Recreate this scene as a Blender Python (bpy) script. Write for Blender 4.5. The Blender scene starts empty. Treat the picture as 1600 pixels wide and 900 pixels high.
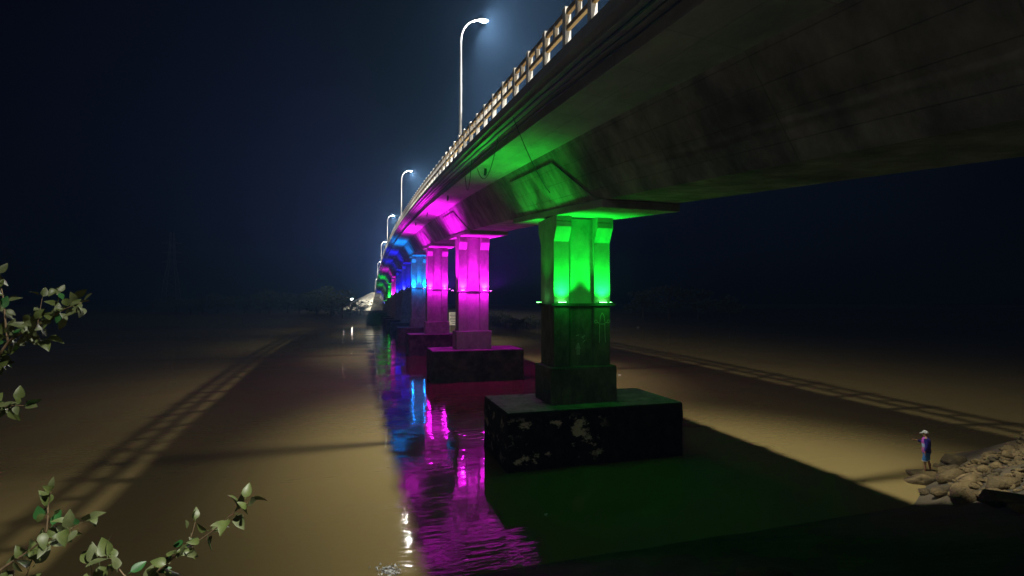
import bpy, bmesh, math, random
from mathutils import Vector, Matrix, noise
R = math.radians
random.seed(7)
sc = bpy.context.scene
C = sc.collection

# ------------------------------------------------------------------ camera
YAW = math.atan(230/780)
cam_d = bpy.data.cameras.new('camera'); cam = bpy.data.objects.new('camera', cam_d); C.objects.link(cam)
cam_d.sensor_width = 36; cam_d.lens = 780/1600*36; cam_d.clip_end = 3000; cam_d.clip_start = 0.05
CAM = Vector((0, 0, 6.9)); cam.location = CAM
PITCH = math.atan(24/780)
cam.rotation_euler = (R(90)+PITCH, 0, -YAW)
sc.camera = cam
# ------------------------------------------------------------------ sky, moon, exposure
SUN_EL, SUN_AZ = R(17), R(224)      # moonlight from behind and left of the camera (azimuth clockwise from +Y)
w = bpy.data.worlds.new('World'); sc.world = w; w.use_nodes = True
nt = w.node_tree; nt.nodes.clear()
out = nt.nodes.new('ShaderNodeOutputWorld'); bg = nt.nodes.new('ShaderNodeBackground')
sky = nt.nodes.new('ShaderNodeTexSky'); sky.sky_type = 'NISHITA'; sky.sun_disc = False
sky.sun_elevation = SUN_EL; sky.sun_rotation = SUN_AZ; sky.ozone_density = 3
mul = nt.nodes.new('ShaderNodeMix'); mul.data_type = 'RGBA'; mul.blend_type = 'MULTIPLY'; mul.inputs[0].default_value = 1
mul.inputs[7].default_value = (.35, .6, 1, 1)
nt.links.new(sky.outputs[0], mul.inputs[6]); nt.links.new(mul.outputs[2], bg.inputs[0])
bg.inputs[1].default_value = 0.00009
nt.links.new(bg.outputs[0], out.inputs[0])
sun_d = bpy.data.lights.new('moon', 'SUN'); sun = bpy.data.objects.new('moon', sun_d); C.objects.link(sun)
sun_d.energy = 0.085; sun_d.angle = R(.5); sun_d.color = (1, .98, .95)
sd = Vector((math.sin(SUN_AZ)*math.cos(SUN_EL), math.cos(SUN_AZ)*math.cos(SUN_EL), math.sin(SUN_EL)))
sun.rotation_euler = sd.to_track_quat('Z', 'Y').to_euler()
vs = sc.view_settings; vs.view_transform = 'Standard'; vs.look = 'None'; vs.exposure = -.25; vs.gamma = 1; vs.use_curve_mapping = False
sc.cycles.use_denoising = True
sc.cycles.max_bounces = 6; sc.cycles.volume_bounces = 0; sc.cycles.sample_clamp_indirect = 4
sc.cycles.use_light_tree = True

# ------------------------------------------------------------------ helpers
MATS = {}
def mat(name, c1, c2=None, scale=3., rough=.8, bump=.0, bscale=20., stretch=(1, 1, 1), c3=None, s3=.6, t3=(.5, .65), spec=.3, metal=0., detail=8.):
    if name in MATS: return MATS[name]
    m = bpy.data.materials.new(name); m.use_nodes = True; n = m.node_tree; P = n.nodes['Principled BSDF']
    P.inputs['Roughness'].default_value = rough; P.inputs['Specular IOR Level'].default_value = spec; P.inputs['Metallic'].default_value = metal
    c1 = (*c1, 1); P.inputs['Base Color'].default_value = c1
    L = n.links.new
    geo = n.nodes.new('ShaderNodeNewGeometry'); mp = n.nodes.new('ShaderNodeMapping'); mp.inputs['Scale'].default_value = stretch
    L(geo.outputs['Position'], mp.inputs[0])
    if c2:
        t = n.nodes.new('ShaderNodeTexNoise'); t.inputs['Scale'].default_value = scale; t.inputs['Detail'].default_value = detail; t.inputs['Roughness'].default_value = .62
        L(mp.outputs[0], t.inputs['Vector'])
        r = n.nodes.new('ShaderNodeValToRGB'); r.color_ramp.elements[0].position = .35; r.color_ramp.elements[1].position = .66
        r.color_ramp.elements[0].color = c1; r.color_ramp.elements[1].color = (*c2, 1)
        L(t.outputs[0], r.inputs[0]); col = r.outputs[0]
        if c3:
            t2 = n.nodes.new('ShaderNodeTexNoise'); t2.inputs['Scale'].default_value = s3; t2.inputs['Detail'].default_value = 10; t2.inputs['Roughness'].default_value = .7
            L(mp.outputs[0], t2.inputs['Vector'])
            r2 = n.nodes.new('ShaderNodeValToRGB'); r2.color_ramp.elements[0].position = t3[0]; r2.color_ramp.elements[1].position = t3[1]
            L(t2.outputs[0], r2.inputs[0])
            mx = n.nodes.new('ShaderNodeMix'); mx.data_type = 'RGBA'; mx.inputs[7].default_value = (*c3, 1)
            L(r2.outputs[0], mx.inputs[0]); L(col, mx.inputs[6]); col = mx.outputs[2]
        L(col, P.inputs['Base Color'])
    if bump:
        tb = n.nodes.new('ShaderNodeTexNoise'); tb.inputs['Scale'].default_value = bscale; tb.inputs['Detail'].default_value = 6
        L(geo.outputs['Position'], tb.inputs['Vector'])
        b = n.nodes.new('ShaderNodeBump'); b.inputs['Strength'].default_value = bump; b.inputs['Distance'].default_value = .05
        L(tb.outputs[0], b.inputs['Height']); L(b.outputs[0], P.inputs['Normal'])
    MATS[name] = m; return m
def emit(name, col, s):
    if name in MATS: return MATS[name]
    m = bpy.data.materials.new(name); m.use_nodes = True; P = m.node_tree.nodes['Principled BSDF']
    P.inputs['Base Color'].default_value = (.6, .6, .6, 1); P.inputs['Emission Color'].default_value = (*col, 1); P.inputs['Emission Strength'].default_value = s
    MATS[name] = m; return m

def put(name, me, parent=None, m=None, loc=None):
    o = bpy.data.objects.new(name, me); C.objects.link(o)
    if m and me and not me.materials: me.materials.append(m)
    if parent: o.parent = parent
    if loc is not None: o.location = loc
    return o
def empty(name, loc=(0, 0, 0), rz=0):
    o = bpy.data.objects.new(name, None); o.empty_display_size = .2; C.objects.link(o); o.location = loc; o.rotation_euler.z = rz; return o
def tag(o, label=None, cat=None, group=None, kind=None):
    for k, v in (('label', label), ('category', cat), ('group', group), ('kind', kind)):
        if v: o[k] = v
    return o
class MB:
    def __init__(s): s.v = []; s.f = []
    def add(s, vs, fs):
        b = len(s.v); s.v += [tuple(v) for v in vs]; s.f += [tuple(b+i for i in f) for f in fs]
    def box(s, a, b):
        x0, y0, z0 = a; x1, y1, z1 = b
        s.add([(x0, y0, z0), (x1, y0, z0), (x1, y1, z0), (x0, y1, z0), (x0, y0, z1), (x1, y0, z1), (x1, y1, z1), (x0, y1, z1)],
              [(0, 3, 2, 1), (4, 5, 6, 7), (0, 1, 5, 4), (1, 2, 6, 5), (2, 3, 7, 6), (3, 0, 4, 7)])
    def tube(s, pts, rad, n=8, cap=True):
        pts = [Vector(p) for p in pts]
        if not hasattr(rad, '__len__'): rad = [rad]*len(pts)
        rings = []; vs = []
        ref = None
        for i, p in enumerate(pts):
            t = (pts[min(i+1, len(pts)-1)]-pts[max(i-1, 0)]).normalized()
            if ref is None: ref = t.orthogonal().normalized()
            ref = (ref - t*ref.dot(t)); ref = ref.normalized() if ref.length > 1e-6 else t.orthogonal().normalized()
            u = t.cross(ref)
            for k in range(n):
                a = 2*math.pi*k/n; vs.append(p + (ref*math.cos(a)+u*math.sin(a))*rad[i])
        fs = [(i*n+k, i*n+(k+1) % n, (i+1)*n+(k+1) % n, (i+1)*n+k) for i in range(len(pts)-1) for k in range(n)]
        if cap: fs += [tuple(range(n))[::-1], tuple((len(pts)-1)*n+k for k in range(n))]
        s.add(vs, fs)
    def sweep(s, prof, ys, zf, xc=0.):
        # closed profile of (x, z) swept along y, z following zf(y)
        n = len(prof); vs = [(xc+x, y, zf(y)+z) for y in ys for x, z in prof]
        fs = [(i*n+k, i*n+(k+1) % n, (i+1)*n+(k+1) % n, (i+1)*n+k) for i in range(len(ys)-1) for k in range(n)]
        fs += [tuple(range(n))[::-1], tuple((len(ys)-1)*n+k for k in range(n))]
        s.add(vs, fs)
    def mesh(s, name, smooth=False, bevel=0., fix=True):
        me = bpy.data.meshes.new(name); me.from_pydata(s.v, [], s.f); me.update()
        if fix or bevel:
            bm = bmesh.new(); bm.from_mesh(me)
            if bevel:
                es = [e for e in bm.edges if len(e.link_faces) == 2 and e.calc_face_angle(0) > .5]
                bmesh.ops.bevel(bm, geom=es, offset=bevel, segments=1, affect='EDGES', clamp_overlap=True)
            bmesh.ops.recalc_face_normals(bm, faces=bm.faces); bm.to_mesh(me); bm.free()
        if smooth:
            for p in me.polygons: p.use_smooth = True
        return me
    def build(s, name, m, parent=None, smooth=False, bevel=0., loc=None):
        return put(name, s.mesh(name, smooth, bevel), parent, m, loc)
def light(kind, name, parent, loc, energy, col, direction=None, size=R(120), blend=.6, soft=.08):
    d = bpy.data.lights.new(name, kind); d.energy = energy; d.color = col; d.shadow_soft_size = soft
    if kind == 'SPOT': d.spot_size = size; d.spot_blend = blend
    o = bpy.data.objects.new(name, d); C.objects.link(o); o.parent = parent; o.location = loc
    if direction: o.rotation_euler = (-Vector(direction)).to_track_quat('Z', 'Y').to_euler()
    return o
def unproj(px, py, z):
    """point at depth z (m along the view axis) for a place in the photograph, used to lay out real positions"""
    f = 780.; u = (px-800)*z/f; v = (450-py)*z/f
    right = Vector((math.cos(YAW), -math.sin(YAW), 0)); fh = Vector((math.sin(YAW), math.cos(YAW), 0))
    fwd = fh*math.cos(PITCH)+Vector((0, 0, 1))*math.sin(PITCH); up = Vector((0, 0, 1))*math.cos(PITCH)-fh*math.sin(PITCH)
    return CAM + right*u + up*v + fwd*z

# ------------------------------------------------------------------ layout of the bridge
XC = 9.75                    # centre line of the deck
HW = 5.25                    # half width of the deck
def zd(y): return 19.2-.0005*(y-122)**2
P0, PS = 21.75, 23.6         # first pier in view and pier spacing
Y_START, Y_END = P0-2*PS, P0+10*PS+4

# materials
M_conc = mat('concrete', (.15, .15, .145), (.40, .39, .37), 1.0, .85, .3, 9, (1, 1, .4), (.08, .08, .078), .4, (.48, .68))
M_soff = mat('soffit_concrete', (.24, .235, .22), (.40, .39, .36), .9, .85, .2, 7, (1, .35, 1), (.13, .13, .12), .3, (.52, .75))
M_pier = mat('pier_concrete', (.24, .24, .22), (.35, .34, .31), 2.2, .85, .35, 12, (1, 1, .7), (.13, .135, .12), .8, (.54, .74))
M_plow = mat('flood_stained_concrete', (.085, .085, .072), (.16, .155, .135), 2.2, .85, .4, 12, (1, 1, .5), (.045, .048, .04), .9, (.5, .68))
M_foot = mat('footing_concrete', (.05, .05, .045), (.13, .12, .11), 1.6, .8, .5, 8, (1, 1, 1), (.02, .022, .02), .7, (.45, .65))
M_steel = mat('galvanised_steel', (.45, .46, .46), (.58, .58, .58), 6, .42, 0, spec=.5, metal=.4)
M_dark = mat('dark_steel', (.04, .045, .04), (.07, .07, .065), 8, .5)
M_white = mat('white_paint', (.62, .61, .57), (.8, .79, .75), 3, .6, .1, 30, c3=(.45, .42, .36), s3=4, t3=(.58, .72))
M_yel = mat('ochre_paint', (.34, .21, .05), (.44, .28, .075), 4, .6, c3=(.16, .1, .04), s3=6, t3=(.55, .75))
M_asph = mat('asphalt', (.045, .045, .045), (.065, .065, .062), 8, .9)
M_cable = mat('cable_black', (.015, .015, .016), (.025, .025, .025), 10, .6)
M_rubber = mat('bearing_rubber', (.02, .02, .02), (.03, .03, .03), 10, .8)

def board_joints(m, py, pz, off, amt=.3, wid=.01):
    """formwork board and pour joints: thin dark recessed lines at real spacings along the bridge and across the face"""
    n = m.node_tree; L = n.links.new; P = n.nodes['Principled BSDF']; geo = n.nodes.new('ShaderNodeNewGeometry'); sp = n.nodes.new('ShaderNodeSeparateXYZ'); L(geo.outputs['Position'], sp.inputs[0])
    def line(sock, per, w_):
        d = n.nodes.new('ShaderNodeMath'); d.operation = 'PINGPONG'; d.inputs[1].default_value = per/2; L(sock, d.inputs[0])
        c = n.nodes.new('ShaderNodeMapRange'); c.inputs[1].default_value = w_*.4; c.inputs[2].default_value = w_*1.3; c.inputs[3].default_value = 0; c.inputs[4].default_value = 1; L(d.outputs[0], c.inputs[0]); return c.outputs[0]
    # height measured down from the arched deck
    q = n.nodes.new('ShaderNodeMath'); q.operation = 'SUBTRACT'; L(sp.outputs[1], q.inputs[0]); q.inputs[1].default_value = 122
    q2 = n.nodes.new('ShaderNodeMath'); q2.operation = 'MULTIPLY'; L(q.outputs[0], q2.inputs[0]); L(q.outputs[0], q2.inputs[1])
    q3 = n.nodes.new('ShaderNodeMath'); q3.operation = 'MULTIPLY_ADD'; L(q2.outputs[0], q3.inputs[0]); q3.inputs[1].default_value = .0005; L(sp.outputs[2], q3.inputs[2])
    a = line(sp.outputs[1], py, wid*1.6); b = line(q3.outputs[0] if off else sp.outputs[0], pz, wid)
    mn = n.nodes.new('ShaderNodeMath'); mn.operation = 'MINIMUM'; L(a, mn.inputs[0]); L(b, mn.inputs[1])
    mr = n.nodes.new('ShaderNodeMapRange'); mr.inputs[3].default_value = 1-amt; L(mn.outputs[0], mr.inputs[0])
    src = P.inputs['Base Color'].links[0].from_socket; mx = n.nodes.new('ShaderNodeMix'); mx.data_type = 'RGBA'; mx.blend_type = 'MULTIPLY'; mx.inputs[0].default_value = 1
    L(src, mx.inputs[6]); L(mr.outputs[0], mx.inputs[7]); L(mx.outputs[2], P.inputs['Base Color'])
    old = P.inputs['Normal'].links[0].from_node; bp = n.nodes.new('ShaderNodeBump'); bp.inputs['Strength'].default_value = .6; bp.inputs['Distance'].default_value = .02
    L(mn.outputs[0], bp.inputs['Height']); L(bp.outputs[0], old.inputs['Normal'])
board_joints(M_conc, 3.93, .52, True); board_joints(M_soff, 1.97, 1.22, False, .25)
# ------------------------------------------------------------------ ground, water, banks
def sm(a, b, x):
    t = min(1, max(0, (x-a)/(b-a))); return t*t*(3-2*t)
def near_shore(x): return 12.6+.5*min(max(0, x-18), 7.5)
def far_shore(x):
    a = 158 + 14*sm(-20, 0, x) - 0
    a = a*(1-sm(16, 32, x)) + (127 + .05*max(0, x-40))*sm(16, 32, x)
    return a + 3*noise.noise(Vector((x*.05, 3.3, 0)))
def ground_z(x, y):
    s = near_shore(x)-y
    if s > -20 and y < 60:
        k = .40+.15*sm(15, 21, x)
        z = k*s if s > 0 else .3*s
        z = min(z, 5.25+.02*max(0, s-12)) if s > 0 else z
        if s > 0: z += .18*noise.noise(Vector((x*.6, y*.6, 1)))*min(1, s*.5)
        return max(z, -3)
    t = y-far_shore(x)
    if t > -10:
        z = .16*t if t > 0 else .3*t
        z = min(z, 3.2+.004*t) + (.5*noise.noise(Vector((x*.08, y*.08, 5))) if t > 0 else 0)
        e = sm(5, 60, t)                                   # fill of the far approach road
        d = max(0, abs(x-XC)-7)
        fill = (zd(min(y, 262))-1.2 - .55*d)
        if y > 264: z = max(z, fill)
        return max(z, -3)
    return -3
g = MB(); xs = []; x = -420.
while x < 420: xs.append(x); x += 1.2 if -14 < x < 34 else (3 if -50 < x < 80 else 14)
xs.append(420); ys = []; y = -40.
while y < 620: ys.append(y); y += 1. if y < 30 else (12 if y < 110 else (3 if y < 300 else 25))
ys.append(620)
g.v = [(x, y, ground_z(x, y)) for y in ys for x in xs]; n = len(xs)
g.f = [(j*n+i, j*n+i+1, (j+1)*n+i+1, (j+1)*n+i) for j in range(len(ys)-1) for i in range(n-1)]
M_ground = mat('river_mud', (.035, .028, .016), (.07, .055, .03), .9, .9, .6, 4, c3=(.03, .028, .02), s3=.5)
tag(put('ground', g.mesh('ground', True, fix=False), None, M_ground), kind='structure')

# far horizon sheet, so that the land goes on
h = MB(); h.box((-2500, 619, -1), (2500, 2600, 2)); tag(h.build('far_land', M_ground), kind='structure')

mw = bpy.data.materials.new('river_water'); mw.use_nodes = True; n_ = mw.node_tree; P = n_.nodes['Principled BSDF']; L = n_.links.new
P.inputs['Roughness'].default_value = .04; P.inputs['IOR'].default_value = 1.33; P.inputs['Specular IOR Level'].default_value = .5
geo = n_.nodes.new('ShaderNodeNewGeometry')
def wnoise(sx, sy, detail, rough=.5):
    mp = n_.nodes.new('ShaderNodeMapping'); mp.inputs['Scale'].default_value = (sx, sy, 1); L(geo.outputs['Position'], mp.inputs[0])
    t = n_.nodes.new('ShaderNodeTexNoise'); t.inputs['Scale'].default_value = 1; t.inputs['Detail'].default_value = detail; t.inputs['Roughness'].default_value = rough; L(mp.outputs[0], t.inputs['Vector']); return t.outputs[0]
cr = n_.nodes.new('ShaderNodeValToRGB'); cr.color_ramp.elements[0].color = (.155, .117, .047, 1); cr.color_ramp.elements[1].color = (.205, .158, .06, 1)
L(wnoise(.06, .03, 4), cr.inputs[0]); L(cr.outputs[0], P.inputs['Base Color'])
calm = n_.nodes.new('ShaderNodeValToRGB'); calm.color_ramp.elements[0].position = .46; calm.color_ramp.elements[1].position = .6
calm.color_ramp.elements[0].color = (.06, .06, .06, 1); L(wnoise(.10, .22, 3), calm.inputs[0])
mm = n_.nodes.new('ShaderNodeMath'); mm.operation = 'MULTIPLY'; L(wnoise(1.1, 4.4, 2, .5), mm.inputs[0]); L(calm.outputs[0], mm.inputs[1])
ad = n_.nodes.new('ShaderNodeMath'); ad.operation = 'MULTIPLY_ADD'; L(wnoise(.35, .9, 2), ad.inputs[0]); ad.inputs[1].default_value = .5; L(mm.outputs[0], ad.inputs[2])
b = n_.nodes.new('ShaderNodeBump'); b.inputs['Strength'].default_value = .45; b.inputs['Distance'].default_value = .055
L(ad.outputs[0], b.inputs['Height']); L(b.outputs[0], P.inputs['Normal'])
g = MB(); g.add([(-420, 2, 0), (420, 2, 0), (420, 400, 0), (-420, 400, 0)], [(0, 1, 2, 3)])
tag(put('water', g.mesh('water', fix=False), None, mw), kind='structure')

# ------------------------------------------------------------------ bridge superstructure
bridge = tag(empty('bridge', (XC, P0, 0)), 'long arched concrete box girder road bridge lit in colours from below', 'bridge')
def bput(o): o.parent = bridge; o.matrix_parent_inverse = Matrix.Translation(-bridge.location); return o
half = [(-5.25, 0), (-5.25, -.28), (-5.07, -.28), (-5.07, -.38), (-4.47, -.42), (-4.47, -.74), (-4.25, -.74), (-2.6, -.90)]
prof = half + [(-x, z) for x, z in reversed(half)]
gird = [(-2.75, -.84), (-1.45, -2.95), (1.45, -2.95), (2.75, -.84)]
piers_y = [P0+PS*k for k in range(-1, 11)]
bounds = [Y_START] + piers_y + [Y_END]
for i in range(len(bounds)-1):
    a, e = bounds[i]+.012, bounds[i+1]-.012
    N = 10; yy = [a+(e-a)*k/N for k in range(N+1)]
    s = MB(); s.sweep(prof, yy, zd, XC); bput(s.build('deck_span', M_soff))
    s = MB(); s.sweep(gird, yy, zd, XC); o = bput(s.build('box_girder', M_conc))
# pier heads: webs thickened over each pier, with a slab under the soffit
def web_x(z): return 2.75+(z+.84)*(1.30/2.11)   # half width of the box at offset z
for py in piers_y:
    for sg in (-1, 1):
        s = MB(); zt, zb = -1.28, -2.945; xt, xb = web_x(zt), web_x(zb)
        quad = ((-5.0, zb, xb), (5.2, zb, xb), (3.0, zt, xt), (-3.0, zt, xt))
        vs_ = [(XC+sg*(x+o_), py+dy, zd(py+dy)+z) for o_ in (.08, -.2) for dy, z, x in quad]
        s.add(vs_, [(0, 1, 2, 3), (7, 6, 5, 4), (0, 4, 5, 1), (1, 5, 6, 2), (2, 6, 7, 3), (3, 7, 4, 0)])
        bput(s.build('pier_head', M_conc, bevel=.02))
    yy = [py-5.6+11.2*k/8 for k in range(9)]
    s = MB(); s.sweep([(-1.62, -3.25), (1.62, -3.25), (1.62, -2.953), (-1.62, -2.953)], yy, zd, XC)
    bput(s.build('head_slab', M_soff, bevel=.02))
# road on top
yy = [Y_START+k*(Y_END-Y_START)/90 for k in range(91)]
s = MB(); s.sweep([(-4.2, .004), (4.2, .004), (4.2, .03), (-4.2, .03)], yy, zd, XC); bput(s.build('road', M_asph))
for sg in (-1, 1):
    s = MB(); s.sweep([(sg*4.22-.1, .004), (sg*4.22+.1, .004), (sg*4.22+.1, .15), (sg*4.22-.1, .15)], yy, zd, XC); bput(s.build('kerb', M_conc))
for sgx, yq in ((-4.0, 24.2), (-4.0, 36.), (-4.0, 48.5), (-4.0, 60)):
    s = MB(); s.tube([(XC+sgx, yq, zd(yq)-.7), (XC+sgx, yq, zd(yq)-1.0), (XC+sgx-.04, yq, zd(yq)-1.12)], .07, 10); bput(s.build('drain_pipe', M_dark))
# approach slab beyond the far end
s = MB(); yy2 = [Y_END+k*8 for k in range(12)]
s.sweep([(-5.25, -1.3), (5.25, -1.3), (5.25, 0), (-5.25, 0)], yy2, lambda y: zd(262)-.06*(y-262), XC)
tag(s.build('approach_road', M_asph), kind='structure')
# abutments
for ya, sg in ((Y_START, -1), (Y_END, 1)):
    s = MB(); y0, y1 = sorted((ya+sg*.03, ya+sg*1.5)); s.box((XC-5.2, y0, -1), (XC+5.2, y1, zd(ya)-.9))
    y0, y1 = sorted((ya-sg*.9, ya+sg*.02)); s.box((XC-3.4, y0, -1), (XC+3.4, y1, zd(ya)-3.3))
    ab = s.build('abutment', M_conc)
    tag(ab, 'concrete abutment wall under the ' + ('far' if sg > 0 else 'near') + ' end of the bridge deck', 'abutment')

# ------------------------------------------------------------------ railings
PSX = 1.42
s = MB(); s.box((-.075, -.09, 0), (.075, .09, .98)); s.add([(-.085, -.1, .98), (.085, -.1, .98), (.085, .1, .98), (-.085, .1, .98), (0, 0, 1.03)], [(0, 1, 2, 3), (0, 1, 4), (1, 2, 4), (2, 3, 4), (3, 0, 4)])
post_me = s.mesh('post', bevel=0); post_me.materials.append(M_white)
s = MB(); s.box((-.055, -.06, .5), (.055, .06, .86)); bal_me = s.mesh('baluster'); bal_me.materials.append(M_white)
for sg, lab in ((-1, 'white post and ochre rail parapet along the near left edge of the bridge'), (1, 'white post and ochre rail parapet along the far right edge of the bridge deck')):
    xr = XC+sg*5.13
    ra = tag(empty('railing', (xr, P0, zd(P0))), lab, 'railing', 'parapets of the bridge')
    inv = Matrix.Translation(-ra.location)
    y = Y_START+.4 + .55
    while y < Y_END:
        o = put('post', post_me, ra, loc=(xr, y, zd(y))); o.matrix_parent_inverse = inv
        if y+PSX < Y_END:
            o = put('baluster', bal_me, ra, loc=(xr, y+PSX/2, zd(y+PSX/2))); o.matrix_parent_inverse = inv
        y += PSX
    for z0, z1 in ((.40, .52), (.80, .93)):
        s = MB(); s.sweep([(-.045, z0), (.045, z0), (.045, z1), (-.045, z1)], yy, zd, xr)
        o = s.build('rail', M_yel, ra); o.matrix_parent_inverse = inv

# ------------------------------------------------------------------ street lamps
M_lens = emit('lamp_lens', (1, .98, .9), 300.)
LAMP_W = 33000.
def street_lamp(y, side, label, arm=1.05, tall=0., tilt=24, cone=112):
    x0 = XC+side*5.02; zb = zd(y)
    r = tag(empty('street_lamp', (x0, y, zb)), label, 'street lamp', 'street lamps along the bridge parapets')
    s = MB(); s.box((-.16, -.16, 0), (.16, .16, .03)); s.box((-.1, -.1, .03), (.1, .1, .12)); s.build('base_plate', M_steel, r)
    i = -side
    pts = [(0, 0, .1), (0, 0, 2.5), (0, 0, 5.9+tall)]; rad = [.085, .075, .055]
    for k in range(1, 9):
        a = R(90)*k/8*.9; pts.append((i*arm*(1-math.cos(a)), 0, 5.9+tall+1.25*math.sin(a))); rad.append(.055-.0015*k)
    s = MB(); s.tube(pts, rad, 12); s.build('pole', M_steel, r, True)
    hx, hz = i*(arm-.1), 7.14+tall
    s = MB(); n = 10
    prof_ = [(0, .04, .05), (.1, .11, .075), (.35, .15, .09), (.58, .12, .07), (.68, .03, .03)]
    vs_ = []
    for (d, wd, ht) in prof_:
        for k in range(n):
            a = 2*math.pi*k/n; vs_.append((hx+i*d, wd*math.cos(a), hz+.06+max(-.028, ht*math.sin(a))+.05*d))
    s.add(vs_, [(q*n+k, q*n+(k+1) % n, (q+1)*n+(k+1) % n, (q+1)*n+k) for q in range(4) for k in range(n)] + [tuple(range(n)), tuple(4*n+k for k in range(n))])
    hd = s.build('lamp_head', M_steel, r, True)
    s = MB(); c = (hx+i*.38, 0, hz+.055); n = 14
    vs_ = [(c[0]+.2*math.cos(2*math.pi*k/n), .11*math.sin(2*math.pi*k/n), c[2]) for k in range(n)] + [(c[0]+.14*math.cos(2*math.pi*k/n), .075*math.sin(2*math.pi*k/n), c[2]-.06) for k in range(n)]
    s.add(vs_, [(k, (k+1) % n, n+(k+1) % n, n+k) for k in range(n)] + [tuple(range(n, 2*n)), tuple(range(n))])
    s.build('lamp_lens', M_lens, hd, True)
    ld = bpy.data.lights.new('street_light', 'SPOT'); ld.energy = LAMP_W; ld.color = (1, .95, .84); ld.spot_size = R(cone); ld.spot_blend = .6; ld.shadow_soft_size = .15
    lo = bpy.data.objects.new('street_light', ld); C.objects.link(lo); lo.parent = r; lo.location = (hx+i*.38, 0, hz-.12); lo.rotation_euler = (0, R(tilt)*side, 0)
    for sy in (-1, 1):   # the long throws up and down the road that street lanterns have
        light('SPOT', 'street_light_throw', r, (hx+i*.38, 0, hz-.12), LAMP_W*.75, (1, .95, .84), (i*.12, sy*.93, -.36), R(44), .9, .12)
    light('POINT', 'street_light_glow', r, (hx+i*.38, 0, hz-.12), LAMP_W*.09, (1, .96, .88), soft=.09)
    return r
LAB = ['tall curved street lamp nearest behind the camera on the left parapet', 'tallest street lamp with bright head, nearest in view on the left parapet',
       'second nearest bright street lamp along the left parapet', 'third bright street lamp along the left parapet above the far piers',
       'fourth street lamp on the left parapet, seen edge on past the crest', 'fifth and small street lamp on the left parapet beyond the crest', 'last street lamp on the left parapet by the far embankment']
for k in range(-1, 6): street_lamp(25.6+44.5*k if k >= 0 else -6., -1, LAB[k+1], .95, .25, 24 if k >= 0 else 8)  # first one is added out of view, close by and less tilted, to light the leaves
for k in range(0, 6): street_lamp(3.3+44.5*k if k else 15., 1, 'street lamp number %s from the near end on the hidden right parapet' % ['one', 'two', 'three', 'four', 'five', 'six'][k], 1.5, 2.2, 11, 94)

# ------------------------------------------------------------------ piers
ORD = ['first', 'second', 'third', 'fourth', 'fifth', 'sixth', 'seventh', 'eighth', 'ninth', 'tenth']
LEDGE = [6.87, 8.0, 8.8, 9.7, 9.9, 9.8, 9.6, 9.0, 8.0, 7.0]
FTOP = [2.4, 2.75, 2.75, 2.6, 2.5, 2.5, 2.4, 2.4, 3., 3.4]
GREEN, MAG, SKYB, BLUE = (.003, 1, .04), (1, .006, 1), (.0, .24, 1), (.006, .008, 1)
COL = [GREEN, MAG, MAG, SKYB, BLUE, BLUE, MAG, GREEN, GREEN, BLUE]
CN = ['green', 'magenta', 'magenta', 'sky blue', 'deep blue', 'deep blue', 'magenta', 'green', 'green', 'deep blue']
BEAM = [1500, 3300, 3300, 4200, 3500, 3000, 2500, 2500, 1500, 1500]
SPILL = [20, 300, 330, 200, 100, 80, 80, 60, 40, 40]
SIDE = [700, 14000, 14000, 11000, 9000, 5000, 3500, 4000, 2500, 2500]
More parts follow.
